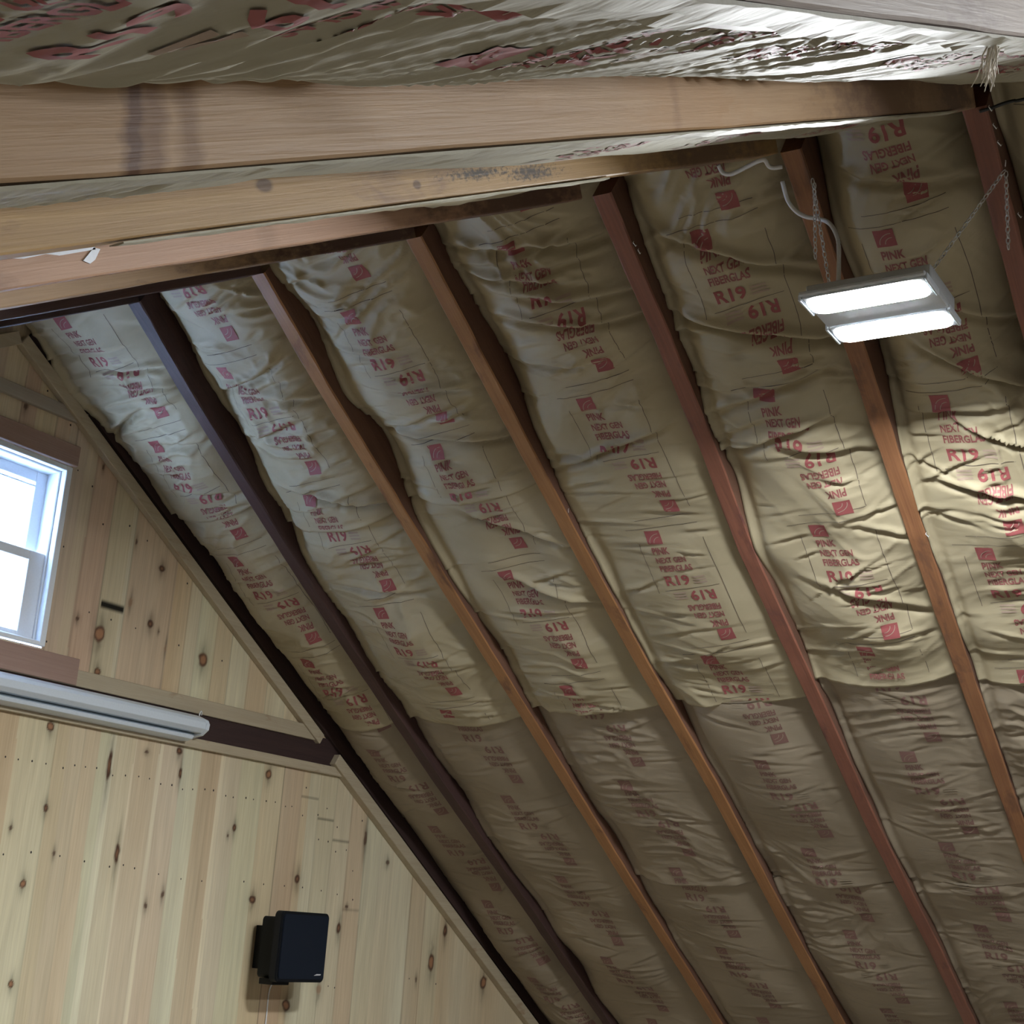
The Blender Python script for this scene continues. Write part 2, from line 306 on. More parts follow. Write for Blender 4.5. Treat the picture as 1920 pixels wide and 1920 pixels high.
def gable():
    xs = np.unique(np.round(np.concatenate([np.arange(-XW, -.35, .06), np.arange(-.35, 2.55, .004), np.arange(2.55, XW + .05, .06), [-.238, .238]]), 4))
    zs = np.unique(np.round(np.concatenate([np.arange(-3.6, -1.95, .06), np.arange(-1.95, .14, .004), [-.312, -.810]]), 4))
    X, Z = np.meshgrid(xs, zs, indexing='ij'); C = wall_colour(X, Z) * np.array([1.66, 1.70, 1.72])
    nx, nz = X.shape
    co = np.stack([X, np.zeros_like(X), Z + ZR], -1).reshape(-1, 3)
    i, j = np.meshgrid(np.arange(nx - 1), np.arange(nz - 1), indexing='ij')
    xc = (xs[i] + xs[i + 1]) / 2; zc = (zs[j] + zs[j + 1]) / 2
    keep = ~((np.abs(xc) < .238) & (zc < -.312) & (zc > -.810)) & (zc < .165 - np.abs(xc) * .575)
    i = i[keep]; j = j[keep]; a = i * nz + j
    F = np.stack([a, a + nz, a + nz + 1, a + 1], -1)
    me = bpy.data.meshes.new('wall_gable'); me.vertices.add(len(co)); me.vertices.foreach_set('co', co.ravel())
    me.loops.add(F.size); me.loops.foreach_set('vertex_index', F.ravel()); me.polygons.add(len(F))
    me.polygons.foreach_set('loop_start', np.arange(0, F.size, 4)); me.update(calc_edges=True)
    ca = me.color_attributes.new('boards', 'FLOAT_COLOR', 'POINT')
    ca.data.foreach_set('color', np.concatenate([np.clip(C.reshape(-1, 3), 0, .95), np.ones((len(co), 1))], 1).ravel())
    bm = bmesh.new(); bm.from_mesh(me)
    for x, z in NL:                                    # nail heads
        r = .0021 + .0009 * random.random(); c = [bm.verts.new((x + r * math.cos(t * math.pi / 4), -.0006, ZR + z + r * 1.2 * math.sin(t * math.pi / 4))) for t in range(8)]
        bm.faces.new(c).material_index = 1
    bmesh.ops.delete(bm, geom=[v for v in bm.verts if not v.link_faces], context='VERTS')
    bm.to_mesh(me); bm.free()
    return me
NAILM = plain('rusty_nail', (.02, .014, .012), .6)
wo = link('wall_gable', gable(), [WALLM, NAILM]); tag(wo, kind='structure')

# boards nailed onto the gable
PINE = wood('pale_pine', (.50, .43, .31), (.41, .33, .22), stain=(.30, .20, .12), stain_amt=.1)
PINEP = wood('pinkish_pine', (.40, .27, .215), (.31, .19, .15))
PINEG = wood('grey_pine', (.42, .37, .30), (.34, .28, .22))
def board(name, x0, x1, z0, z1, t, mat, y1=0.):
    bm = bmesh.new(); box(bm, (x0, y1 - t, ZR + z0), (x1, y1, ZR + z1)); bevel(bm, .0015, 1); o = from_bm(name, bm, mat); tag(o, kind='structure'); return o
board('trim_1', -1.40, 1.385, -.890, -.846, .016, PINE)
board('trim_2', -1.50, 1.530, -.990, -.962, .018, PINE)
board('trim_3', -.36, .357, -.889, -.818, .019, PINEP)
board('trim_4', -.26, .262, -.186, -.150, .014, PINEG)
board('trim_5', -.252, .252, -.306, -.250, .016, PINEP)
o = board('trim_6', -1.52, 1.56, -.975, -.875, .006, DARKB)
def rake(name, s0, s1, sg, hw=.047, t=.020, yb=0., h0=.002, mat=PINE):
    bm = bmesh.new(); box(bm, (s0, -t, -h0 - 0), (s1, yb, -h0 - 0)); bm.free()
    bm = bmesh.new()
    pts = []
    for s, h in ((s0, h0), (s1, h0), (s1, h0 + hw), (s0, h0 + hw)):
        x, z = frame('far' if sg > 0 else 'near', s, h); pts.append((x, z))
    a = [bm.verts.new((x, yb - t, z)) for x, z in pts]; b = [bm.verts.new((x, yb, z)) for x, z in pts]
    bm.faces.new(a); bm.faces.new(b[::-1])
    for i in range(4): bm.faces.new((a[i], b[i], b[(i + 1) % 4], a[(i + 1) % 4]))
    bevel(bm, .002, 1); o = from_bm(name, bm, mat); tag(o, kind='structure')
rake('trim_7', .02, 1.655, 1, hw=.036, t=.024); rake('trim_8', 1.752, 3.6, 1, hw=.040, t=.030)
rake('trim_9', .02, 3.6, -1, hw=.036, t=.024)
# dark strips added behind the rake boards to give the gap its shade
for side in ('far', 'near'):
    bm = bmesh.new(); m, sy = slope_matrix(side); box(bm, (.03, -.018 * sy, .012), (3.7, -.001 * sy, .124)); bmesh.ops.recalc_face_normals(bm, faces=bm.faces[:])
    o = from_bm('gap_shade_strip', bm, DARKB); o.matrix_world = m
    tag(o, 'dark strip added as gap shade behind the ' + ('long rake board beside the window gable' if side == 'far' else 'opposite rake board, behind the near rafters'), 'rafter')

# ------------------------------------------------------------------ window
def window():
    x1 = .236; zt = -.314; zb = -.808
    fr = bmesh.new()
    def ring(bm, xo, zt_, zb_, w, y0, y1, wb=None, wt_=None):
        wb = w if wb is None else wb; wt_ = w if wt_ is None else wt_
        box(bm, (-xo, y0, ZR + zb_), (-xo + w, y1, ZR + zt_)); box(bm, (xo - w, y0, ZR + zb_), (xo, y1, ZR + zt_))
        box(bm, (-xo + w, y0, ZR + zb_), (xo - w, y1, ZR + zb_ + wb)); box(bm, (-xo + w, y0, ZR + zt_ - wt_), (xo - w, y1, ZR + zt_))
    ring(fr, x1, zt, zb, .020, -.016, .085, .012, .014)
    ring(fr, x1 - .020, zt - .014, zb + .012, .006, .004, .080)
    bevel(fr, .0015, 1)
    w = from_bm('window_1', fr, VINYL); tag(w, kind='structure')
    up = bmesh.new(); ring(up, .212, zt - .022, -.568, .038, .050, .072, .018, .030); box(up, (-.174, .046, ZR - .3815), (.174, .050, ZR - .3755)); bevel(up, .0015, 1)
    lo = bmesh.new(); ring(lo, .212, -.562, zb + .010, .052, .010, .038, .020, .026); box(lo, (-.05, .002, ZR - .590), (.05, .012, ZR - .580)); bevel(lo, .0015, 1)
    a = from_bm('upper_sash', up, VINYL, w); b = from_bm('lower_sash', lo, VINYL, w)
    for s_, z0, z1, y, xg in ((a, -.556, -.36, .060, .176), (b, -.79, -.585, .024, .162)):
        g = bmesh.new(); box(g, (-xg, y, ZR + z0), (xg, y + .003, ZR + z1)); from_bm('pane', g, GLASS, s_)
window()

# ------------------------------------------------------------------ rafters
FL = dict(orange=wood('orange_rafter_wood', (.42, .21, .085), (.24, .11, .045), stain=(.13, .06, .035), stain_amt=.25, rough=.45),
          brown=wood('brown_rafter_wood', (.36, .17, .075), (.19, .08, .042), stain=(.10, .05, .035), stain_amt=.35, rough=.45),
          reddish=wood('reddish_rafter_wood', (.30, .12, .075), (.17, .07, .05), stain=(.12, .05, .045), stain_amt=.3, rough=.42),
          dark=wood('dark_rafter_wood', (.085, .042, .036), (.040, .022, .022), rough=.6))
FSIDE = wood('shaded_side_wood', (.19, .095, .06), (.10, .05, .038), rough=.6)  # wood tone darkened to carry the shade of the side faces
FMAT = {1: 'dark', 2: 'orange', 3: 'orange', 4: 'reddish', 5: 'brown', 6: 'reddish', 7: 'brown', 8: 'brown'}
rlab = {1: 'dark brown rafter running down beside the gable wall', 2: 'orange-brown rafter with a pale upper edge, next after the dark rafter by the gable',
        3: 'orange-brown rafter between the two-batt bay seams, third down from the gable wall', 4: 'reddish brown rafter in the middle of the slope, with a kink above its knot',
        5: 'brown rafter passing behind the lit hanging light', 6: 'red-brown rafter from which the slanted lamp chain hangs',
        7: 'rafter just beyond the slanted lamp chain', 8: 'rafter farther down the room past the hanging light'}
RNDN = VN(44)
def far_rafter(k):
    ss = np.arange(-.0, 3.68, .02); m, sy = slope_matrix('far')
    bm = bmesh.new(); prev = None
    for i, s in enumerate(ss):
        y = float(yfar(k, s)); j = lambda q: (float(RNDN(np.array([s * 16 + q * 31 + k * 7.]), np.array([q + .5]))[0]) - .5)
        c = .003
        prof = [(y + j(1) * .004, -0.000 + c), (y - c, 0 + j(2) * .003), (y - FW + c, 0 + j(3) * .003), (y - FW + j(4) * .004, c), (y - FW, .124), (y, .124)]
        ring = [bm.verts.new((s, yy * sy, h)) for yy, h in prof]
        if prev:
            for a in range(6):
                bm.faces.new((prev[a], prev[(a + 1) % 6], ring[(a + 1) % 6], ring[a]))
        else: bm.faces.new(ring)
        prev = ring
    bm.faces.new(prev[::-1]); bmesh.ops.recalc_face_normals(bm, faces=bm.faces[:])
    for f in bm.faces:                                   # darker side colour paints in the shade on the rafter flanks
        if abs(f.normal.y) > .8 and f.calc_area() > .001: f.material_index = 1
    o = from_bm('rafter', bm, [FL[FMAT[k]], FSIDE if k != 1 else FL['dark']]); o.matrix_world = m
    tag(o, rlab[k], 'rafter', 'rafters on the printed slope')
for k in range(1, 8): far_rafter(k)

NW = {6: wood('tan_rafter_wood', (.52, .345, .20), (.42, .26, .14), stain=(.38, .22, .10), stain_amt=.1, rough=.55, streak=.6,
             bands=((2.104, .013, .35, (.10, .045, .03), .85), (2.088, .012, .35, (.17, .085, .045), .7), (2.060, .013, .3, (.18, .09, .04), .65), (1.35, .012, .1, (.15, .07, .04), .5), (1.30, .2, 0, (.42, .24, .11), .55), (.55, .35, 0, (.14, .075, .055), .7), (.15, .22, 0, (.07, .04, .04), .8))),  # broad dark bands nearest the ridge are painted-in shade
      5: wood('golden_rafter_wood', (.44, .28, .115), (.33, .195, .085), stain=(.22, .125, .065), stain_amt=.25, rough=.55,
             spots=((1.12, .024, .13, .014, (.02, .018, .018), .9), (.98, .018, .13, .018, (.025, .02, .018), .9), (1.535, .035, .013, .007, (.09, .045, .02), -.85), (1.26, .018, .008, .005, (.10, .05, .022), -.85)),
             bands=((.33, .36, 0, (.09, .05, .04), .75),)),  # ridge end darkened in the colour to stand for shade
      4: wood('pinkish_rafter_wood', (.43, .26, .165), (.33, .19, .12), stain=(.24, .14, .09), stain_amt=.2, rough=.55, bands=((1.02, .03, .1, (.24, .14, .085), .6), (.25, .42, 0, (.07, .038, .032), .85))),  # the wide band paints shade at the ridge end
      3: wood('light_brown_rafter_wood', (.40, .265, .15), (.30, .19, .11), rough=.55, bands=((.15, .62, 0, (.06, .03, .03), .92),)),  # dark band is shade put into the wood colour
      2: wood('plum_rafter_wood', (.10, .055, .05), (.055, .03, .03), rough=.6),
      1: wood('dark_plum_rafter_wood', (.07, .04, .04), (.035, .02, .022), rough=.6),
      7: wood('grey_tan_rafter_wood', (.46, .38, .32), (.36, .28, .24), stain=(.14, .08, .07), stain_amt=.45, rough=.6)}
NW[8] = NW[7]
nlab = {1: 'dark near-side rafter closest to the gable window', 2: 'thin-looking dark plum near-side rafter next to the window gable one', 3: 'light brown near-side rafter with painted shade towards the ridge',
        4: 'pinkish tan near-side rafter with torn white paper along its lower edge above', 5: 'golden near-side rafter with black mould spots and knots',
        6: 'broad tan near-side rafter with dark brown stain bands, under the drooping batt', 7: 'greyish near-side rafter at the top corner above the drooping batt', 8: 'near-side rafter behind the greyish corner one'}
def near_rafter(k):
    y0 = NEARY[k]; m, sy = slope_matrix('near'); bm = bmesh.new(); prev = None
    for s in np.arange(.0, 3.68, .03):
        j = lambda q: (float(RNDN(np.array([s * 9 + q * 31 + k * 7.]), np.array([q + 9.5]))[0]) - .5)
        c = .002
        prof = [(y0, c), (y0 - c, j(2) * .003), (y0 - .04 + c, j(3) * .002), (y0 - .04, c + j(3) * .002), (y0 - .04, .124), (y0, .124)]
        ring = [bm.verts.new((s, yy * sy, h)) for yy, h in prof]
        if prev:
            for a in range(6): bm.faces.new((prev[a], prev[(a + 1) % 6], ring[(a + 1) % 6], ring[a]))
        else: bm.faces.new(ring)
        prev = ring
    bm.faces.new(prev[::-1]); bmesh.ops.recalc_face_normals(bm, faces=bm.faces[:])
    o = from_bm('rafter', bm, NW[k]); o.matrix_world = m
    tag(o, nlab[k], 'rafter', 'near-side rafters')
for k in range(1, 8): near_rafter(k)

# ------------------------------------------------------------------ printed block
def text_mesh(txt, size_h, width):
    cu = bpy.data.curves.new('t', 'FONT'); cu.body = txt; cu.resolution_u = 3; cu.offset = .028
    ob = bpy.data.objects.new('t', cu); COL.objects.link(ob)
    dg = bpy.context.evaluated_depsgraph_get(); me = bpy.data.meshes.new_from_object(ob.evaluated_get(dg))
    bpy.data.objects.remove(ob); bpy.data.curves.remove(cu)
    n = len(me.vertices); co = np.zeros(n * 3); me.vertices.foreach_get('co', co); co = co.reshape(-1, 3)
    lo, hi = co.min(0), co.max(0); co[:, 0] = (co[:, 0] - lo[0]) / (hi[0] - lo[0]) * width; co[:, 1] = (co[:, 1] - lo[1]) / (hi[1] - lo[1]) * size_h
    F = [tuple(p.vertices) for p in me.polygons]; bpy.data.meshes.remove(me); return co[:, :2], F
def block_template():
    """one printed block in (t across, s down the roof): origin = top left of the logo"""
    bm = bmesh.new()
    def add(co, F, t0, s_bottom, mi):
        vs = [bm.verts.new((t0 + c[0], s_bottom - c[1], 0)) for c in co]
        for f in F:
            try: bm.faces.new([vs[i] for i in f]).material_index = mi
            except ValueError: pass
    def rect(t0, t1, s0, s1, mi): bm.faces.new([bm.verts.new(p) for p in ((t0, s0, 0), (t1, s0, 0), (t1, s1, 0), (t0, s1, 0))]).material_index = mi
    rect(0, .040, 0, .040, 0)
    add(*text_mesh('PINK', .021, .046), 0.002, .072, 1)
    add(*text_mesh('NEXT GEN', .019, .080), 0.002, .101, 1)
    add(*text_mesh('FIBERGLAS', .020, .088), .002, .129, 1)
    add(*text_mesh('R19', .033, .066), .002, .176, 0)
    for i in range(3):
        rect(.078, .112, .150 + i * .009, .155 + i * .009, 3)
    # light sweep in the logo
    for arc in range(2):
        prev = None
        for i in range(9):
            a = math.pi * .5 * i / 8; r = .016 + arc * .011
            p = [(.034 - (r + d) * math.cos(a), .034 - (r + d) * math.sin(a) * .9, .0004) for d in (-.0009, .0009)]
            vs = [bm.verts.new(q) for q in p]
            if prev: bm.faces.new((prev[0], prev[1], vs[1], vs[0])).material_index = 4
            prev = vs
    bmesh.ops.triangulate(bm, faces=bm.faces[:])
    geo = bm.verts[:] + bm.edges[:] + bm.faces[:]
    for axis, lim in ((0, .12), (1, .18)):
        v = .007
        while v < lim:
            n = (1, 0, 0) if axis == 0 else (0, 1, 0)
            bmesh.ops.bisect_plane(bm, geom=bm.verts[:] + bm.edges[:] + bm.faces[:], plane_co=(v, v, 0), plane_no=n, dist=1e-6); v += .007
    bmesh.ops.triangulate(bm, faces=bm.faces[:]); bm.verts.index_update()
    V = np.array([v.co[:] for v in bm.verts]); F = np.array([[v.index for v in f.verts] for f in bm.faces]); MI = np.array([f.material_index for f in bm.faces])
    bm.free(); return V, F, MI
TV, TF, TM = block_template()

# ------------------------------------------------------------------ batts
N1, N2, N3, N4 = VN(11), VN(12), VN(13), VN(14)
def bay_edges(side, k, s):
    if side == 'far':
        a = np.full_like(s, -.021) if k == 0 else yfar(k, s) - FW - .0015
        b = yfar(k + 1, s) + .0015
    else:
        a = np.full_like(s, -.021 if k == 0 else NEARY[k] - .040 - .0015); b = np.full_like(s, NEARY[k + 1] + .0015)
    return a, b
def batt(side, k, s0, s1, name, label, group, mats, logosA=(), logosB=(), tA=None, seed=0, ds=.0055, dt=.0065, edge=(-.05, -.03), crown=.004,
         amp=1., dirn='far', curve=0., flange=None, folds=(), faded=False, sag=None, pw=2.4, cvar=.022):
    rng = np.random.default_rng(seed * 101 + k * 7 + (0 if side == 'far' else 500))
    s0_ = s0
    ns = max(4, int((s1 - s0) / ds)); nt_ = int(.40 / dt)
    S = np.linspace(s0, s1, ns)[:, None] * np.ones((1, nt_)); U = np.ones((ns, 1)) * np.linspace(-1, 1, nt_)[None, :]
    if curve: S = S + curve * (1 - U ** 2) * np.clip((S - s1 + .12) / .12, 0, 1)
    ya, yb = bay_edges(side, k, S); T = (U + 1) / 2; Yw = ya * (1 - T) + yb * T; t = -Yw
    e = np.interp(S, [.0, .5, .9, 3.6], [edge[0], edge[0], edge[1], edge[1]]) * (1 + .5 * (N1(S * 5 + seed, U * .0 + k) - .5) * 2 * .9)
    if side == 'near': e = edge[0] * (1 + .25 * (N1(S * 5 + seed, U * .0 + k) - .5))
    if side == 'near' and k == 6: e = np.where(U > 0, -.022, e)
    if side == 'far' and k == 0: e = np.where(U < 0, np.interp(S, [0, .25, .38, .52, .75, .80, 1.1, 1.6, 3.6], [-.012, -.012, -.040, -.046, -.050, -.070, -.060, -.075, -.05]), e)
    c = crown + cvar * (N2(S * 3.1 + seed * 3, U * .8 + k * 5) - .5) * 2
    if sag is not None: c = c + np.interp(S, [q[0] for q in sag], [q[1] for q in sag])
    H = e + (c - e) * (1 - np.abs(U) ** pw)
    # ends
    d1 = s1 - S if not curve else np.clip(s1 + curve * (1 - U ** 2) - S, 0, 9); d0 = S - s0
    H = H - .016 * np.exp(-d0 / .045) * (s0 > .08) + .006 * np.exp(-d1 / .05) * (s1 < 3.4)
    lip = np.clip(N1(S * 6 + seed * 3 + 40, k * 2.7 + U * 0) * 2.2 - .5, 0, 1) * np.exp(-((U + 1) / .035) ** 2)
    if side == 'far': H = H + np.interp(S, [0, .3, 1.5, 1.9], [.020, .018, .012, .004]) * lip - .008 * np.exp(-((U + .88) / .05) ** 2) * np.clip(lip * 0 + N2(S * 5 + 9, k * 1.9 + U * 0) * 1.6 - .2, 0, 1)
    # creases: long anisotropic ridged noise, warped
    wx = (N3(S * 4, t * 9 + k * 3) - .5) * .10; wy = (N4(S * 5 + 3, t * 7) - .5) * .10
    if dirn == 'far':
        ang = .14 * (N2(S * 1.7 + 50, t * 3 + seed) - .5) * 2
        p = S + wx + t * ang; q = t + wy
        f1 = 1 - np.abs(2 * N1(p * 24 + seed * 9, q * 7 + k * 13) - 1); f2 = 1 - np.abs(2 * N2(p * 52 + 7, q * 17 + k) - 1)
        lowf = N4(S * 9 + seed * 2, t * 8 + k * 11)
    else:
        sl_ = np.interp(S, [0, 1.2, 1.8, 2.1, 2.35, 3.6], [-1.3, -1.2, -.83, -.2, .42, .5])
        p = S - sl_ * (t - 2.7) + wx * .12; q = t + wy
        f1 = 1 - np.abs(2 * N1(p * 27 + seed * 9, q * 3.5 + k * 13) - 1); f2 = 1 - np.abs(2 * N2(p * 75 + 7, q * 3 + k) - 1)
        f1 = f1 ** 1.5; lowf = .5 + (N4(S * 7, t * 12) - .5) * .4
    mask = np.clip((N3(S * 2.6 + 11 + seed, t * 5 + k * 3) - .28) * 2.2, .12, 1)
    W = (1 - np.abs(U) ** 6 * .5)
    H = H + amp * W * (mask * (.0095 * (f1 ** 3) + .0042 * (f2 ** 4)) + .016 * (lowf - .5))
    # deliberate deep folds (s, u, half length, slope ds/du, depth, width)
    for (fs, fu, fl, sl, dep, wd) in folds:
        ctr = fs + sl * (U - fu) + .010 * (N1(U * 5 + fs * 9, S * 0) - .5)
        x = (S - ctr) / wd; g = np.exp(-x * x) * -1 + .6 * np.exp(-((x + 1.7) ** 2) / 1.4)
        H = H + 2.0 * dep * g * np.exp(-((U - fu) / fl) ** 4)
    for _ in range(int((s1 - s0) * 40 * (1 if dirn == 'far' else .3))):
        fs = rng.uniform(s0, s1); fu = rng.choice([-1, 1]) * rng.uniform(.0, 1.); L_ = rng.uniform(.12, .5); sl = rng.normal(0, .05); dep = rng.uniform(.002, .009); wd = rng.uniform(.003, .009)
        r0 = max(0, int((fs - s0 - .09) / (s1 - s0) * ns)); r1 = min(ns, int((fs - s0 + .09) / (s1 - s0) * ns) + 1)
        x = (S[r0:r1] - fs - sl * (U[r0:r1] - fu) - .02 * ((U[r0:r1] - fu)) ** 2) / wd
        H[r0:r1] += amp * dep * (.7 * np.exp(-((x + 1.5) ** 2) / 1.3) - np.exp(-x * x)) * np.exp(-((U[r0:r1] - fu) / L_) ** 2)
    H = np.maximum(H, -.105)
    a = FA if side == 'far' else NA; sg = 1 if side == 'far' else -1
    def P(S_, Y_, H_): return np.stack([S_, Y_ * sg, -H_], -1)      # slope coordinates; the object matrix lays them on the roof
    co = P(S, Yw, H).reshape(-1, 3)
    i, j = np.meshgrid(np.arange(ns - 1), np.arange(nt_ - 1), indexing='ij'); b0 = (i * nt_ + j).ravel()
    F = np.stack([b0, b0 + 1, b0 + nt_ + 1, b0 + nt_], -1)
    if side == 'near': F = F[:, ::-1]
    # closed back: the fibreglass body behind the facing
    co2 = P(S[::6, ::6], Yw[::6, ::6], np.full_like(S[::6, ::6], -.118)); n2, m2 = co2.shape[:2]
    rim = [(r * nt_, r * nt_ + nt_) for r in (0, ns - 1)]
    Vs = [co]; Q = [F]; MIx = [np.zeros(len(F), int)]; off = len(co)
    # side skirts down to the deck
    def skirt(idx):
        nonlocal off
        top = co[idx]; bot = top
        bh = np.array([0, 0, 1.]); hv = H.reshape(-1)[idx]
        bot = top + bh[None, :] * (np.maximum(.119 + hv, .002))[:, None]
        Vs.append(bot); n = len(idx); q = np.stack([idx[:-1], idx[1:], off + np.arange(1, n), off + np.arange(n - 1)], -1); Q.append(q); MIx.append(np.full(n - 1, 0)); off += n
    ii = np.arange(ns); skirt(ii * nt_); skirt(ii * nt_ + nt_ - 1); jj = np.arange(nt_); skirt(jj); skirt((ns - 1) * nt_ + jj)
    Vq = np.concatenate(Vs); Fq = np.concatenate(Q); MI = np.concatenate(MIx)
    TVs = []; TFs = []; TMs = []; toff = len(Vq)
    def place(s_, t_, inv):
        nonlocal toff
        tt, s2 = TV[:, 0].copy(), TV[:, 1].copy()
        if side == 'near': tt = -tt
        if inv: tt = -tt; s2 = -s2
        Sp = s_ + s2; Tp = t_ + tt
        ya_, yb_ = bay_edges(side, k, Sp); Up = ((-Tp) - ya_) / (yb_ - ya_) * 2 - 1
        fi = (Sp - s0) / (s1 - s0) * (ns - 1); fj = (Up + 1) / 2 * (nt_ - 1)
        ok = (fi > 0) & (fi < ns - 1.01) & (fj > 1) & (fj < nt_ - 2.01)
        fi = np.clip(fi, 0, ns - 1.001); fj = np.clip(fj, 0, nt_ - 1.001); i0 = fi.astype(int); j0 = fj.astype(int); x = fi - i0; y = fj - j0
        h = H[i0, j0] * (1 - x) * (1 - y) + H[i0 + 1, j0] * x * (1 - y) + H[i0, j0 + 1] * (1 - x) * y + H[i0 + 1, j0 + 1] * x * y
        pts = P(Sp, -Tp, h + .0011 + TV[:, 2]); good = ok[TF].all(1)
        f = TF[good]; m = TM[good].copy()
        TVs.append(pts); TFs.append(f + toff); TMs.append(m); toff += len(pts)
    def strip(pa, pb, w=.0013):
        nonlocal toff
        n = max(3, int(math.dist(pa, pb) / .007)); q = np.linspace(0, 1, n); Sp = pa[0] + (pb[0] - pa[0]) * q; Tp = pa[1] + (pb[1] - pa[1]) * q
        d = np.array([pb[0] - pa[0], pb[1] - pa[1]]); d = d / np.linalg.norm(d); out = []
        for sgn in (-.5, .5):
            A_ = Sp + sgn * w * -d[1]; B_ = Tp + sgn * w * d[0]
            ya_, yb_ = bay_edges(side, k, A_); Up = ((-B_) - ya_) / (yb_ - ya_) * 2 - 1
            fi = np.clip((A_ - s0) / (s1 - s0) * (ns - 1), 0, ns - 1.001); fj = np.clip((Up + 1) / 2 * (nt_ - 1), 0, nt_ - 1.001); i0 = fi.astype(int); j0 = fj.astype(int); x = fi - i0; y = fj - j0
            h = H[i0, j0] * (1 - x) * (1 - y) + H[i0 + 1, j0] * x * (1 - y) + H[i0, j0 + 1] * (1 - x) * y + H[i0 + 1, j0 + 1] * x * y
            out.append(P(A_, -B_, h + .0009))
        ok = (Sp > s0) & (Sp < s1 - .005)
        TVs.append(np.concatenate(out)); f = []
        for r in range(n - 1):
            if ok[r] and ok[r + 1]: f.append((toff + r, toff + r + 1, toff + n + r + 1)); f.append((toff + r, toff + n + r + 1, toff + n + r))
        if f: TFs.append(np.array(f)); TMs.append(np.full(len(f), 2))
        toff += 2 * n
    for s_, t_ in logosA:
        place(s_, t_, False)
        if not faded and side == 'far':
            strip((s_ - .034, t_ - .012), (s_ - .044, t_ + .15)); strip((s_ - .004, t_ - .05), (s_ - .016, t_ + .15)); strip((s_ + .192, t_ - .01), (s_ + .184, t_ + .14)); strip((s_ + .03, t_ + .150), (s_ + .36, t_ + .152)); strip((s_ + .03, t_ - .03), (s_ + .20, t_ - .03))
    for s_, t_ in logosB: place(s_, t_, True)
    me = bpy.data.meshes.new(name)
    tf = np.concatenate(TFs) if TFs else np.zeros((0, 3), int); tm = np.concatenate(TMs) if TFs else np.zeros(0, int)
    if side == 'far': pass
    allV = np.concatenate([Vq] + TVs) if TVs else Vq
    me.vertices.add(len(allV)); me.vertices.foreach_set('co', allV.ravel())
    li = np.concatenate([Fq.ravel(), tf.ravel()]); me.loops.add(len(li)); me.loops.foreach_set('vertex_index', li)
    me.polygons.add(len(Fq) + len(tf)); me.polygons.foreach_set('loop_start', np.concatenate([np.arange(0, Fq.size, 4), Fq.size + np.arange(0, tf.size, 3)]))
    me.update(calc_edges=True); me.validate()
    me.polygons.foreach_set('material_index', np.concatenate([MI, tm + 1])[:len(me.polygons)].astype(np.int32)); 
    o = link(name, me, mats, smooth=True); o.matrix_world = slope_matrix(side)[0]; tag(o, label, 'insulation', group)
    if flange is not None:
        flange(o)
    return o
MT = [KRAFT, RED, RED_S, INK, PINKL, PINKL]
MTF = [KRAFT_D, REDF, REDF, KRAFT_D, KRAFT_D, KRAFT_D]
# logo rows measured per bay: (first logo s, spacing, t of the logo's left edge)
ROW = {0: (.005, .435, .150), 1: (.250, .437, .535), 2: (.158, .437, 1.000), 3: (.078, .430, 1.474), 4: (.150, .405, 1.893), 5: (.222, .420, 2.252), 6: (.05, .43, 2.60)}
SEAM = {0: [.700, 1.625], 1: [.790, 1.62], 2: [.745, 1.57, 2.40], 3: [1.555, 2.385], 4: [1.475, 2.35], 5: [1.505, 2.30], 6: [1.5]}
FOLD = {0: [(.12, .0, .5, .0, .004, .008), (.20, .35, .5, .03, .010, .009), (.27, .45, .5, .04, .010, .010), (.36, -.55, .5, -.07, .014, .010), (.46, .55, .4, .02, .006, .008), (.62, .2, .5, .05, .008, .009)],
        1: [(.30, -.1, .7, -.05, .012, .010), (.38, .4, .5, .05, .010, .012), (.47, -.3, .6, -.04, .008, .009), (.72, .3, .8, .08, .014, .010), (1.05, .0, .6, .04, .008, .010)],
        2: [(.40, .1, .7, .03, .006, .008), (.58, .2, .9, .05, .012, .009), (.50, -.2, .7, -.05, .007, .009), (.88, .3, .6, .12, .010, .012), (1.12, .4, .6, .12, .010, .012)],
        3: [(.10, .1, .8, .04, .012, .012), (.17, -.2, .7, .05, .010, .010), (.24, .3, .8, .05, .010, .010), (.30, .2, .9, .05, .011, .010), (.66, -.1, .8, -.06, .012, .008), (.40, -.3, .6, .02, .007, .008)],
        4: [(.22, .1, .9, .10, .012, .012), (.40, .0, 1., .07, .016, .012), (.56, -.1, .8, -.05, .011, .010), (.68, -.2, .9, -.05, .012, .010), (.74, .4, .6, .05, .010, .012), (1.2, .3, .7, .10, .008, .012)],
        5: [(.12, .1, .8, .05, .010, .012), (.42, .2, .8, .12, .010, .012), (.60, .4, .8, .14, .012, .010), (.68, .0, .8, .0, .010, .010), (.75, .3, .6, .10, .010, .008), (.90, .2, .8, .05, .012, .010)], 6: [(.3, 0, .8, .05, .01, .01)]}
bayname = {0: 'beside the gable wall', 1: 'in the second bay from the gable wall', 2: 'in the third bay from the gable wall', 3: 'in the middle bay, right of the kinked-knot rafter pair', 4: 'in the bay left of the hanging light',
           5: 'in the bay behind the hanging light', 6: 'in the bay beyond the slanted lamp chain'}
bayname[3] = 'in the fourth bay from the gable wall'; bayname[4] = 'in the fifth bay, window side of the hanging light'; bayname[5] = 'in the bay behind the hanging light'
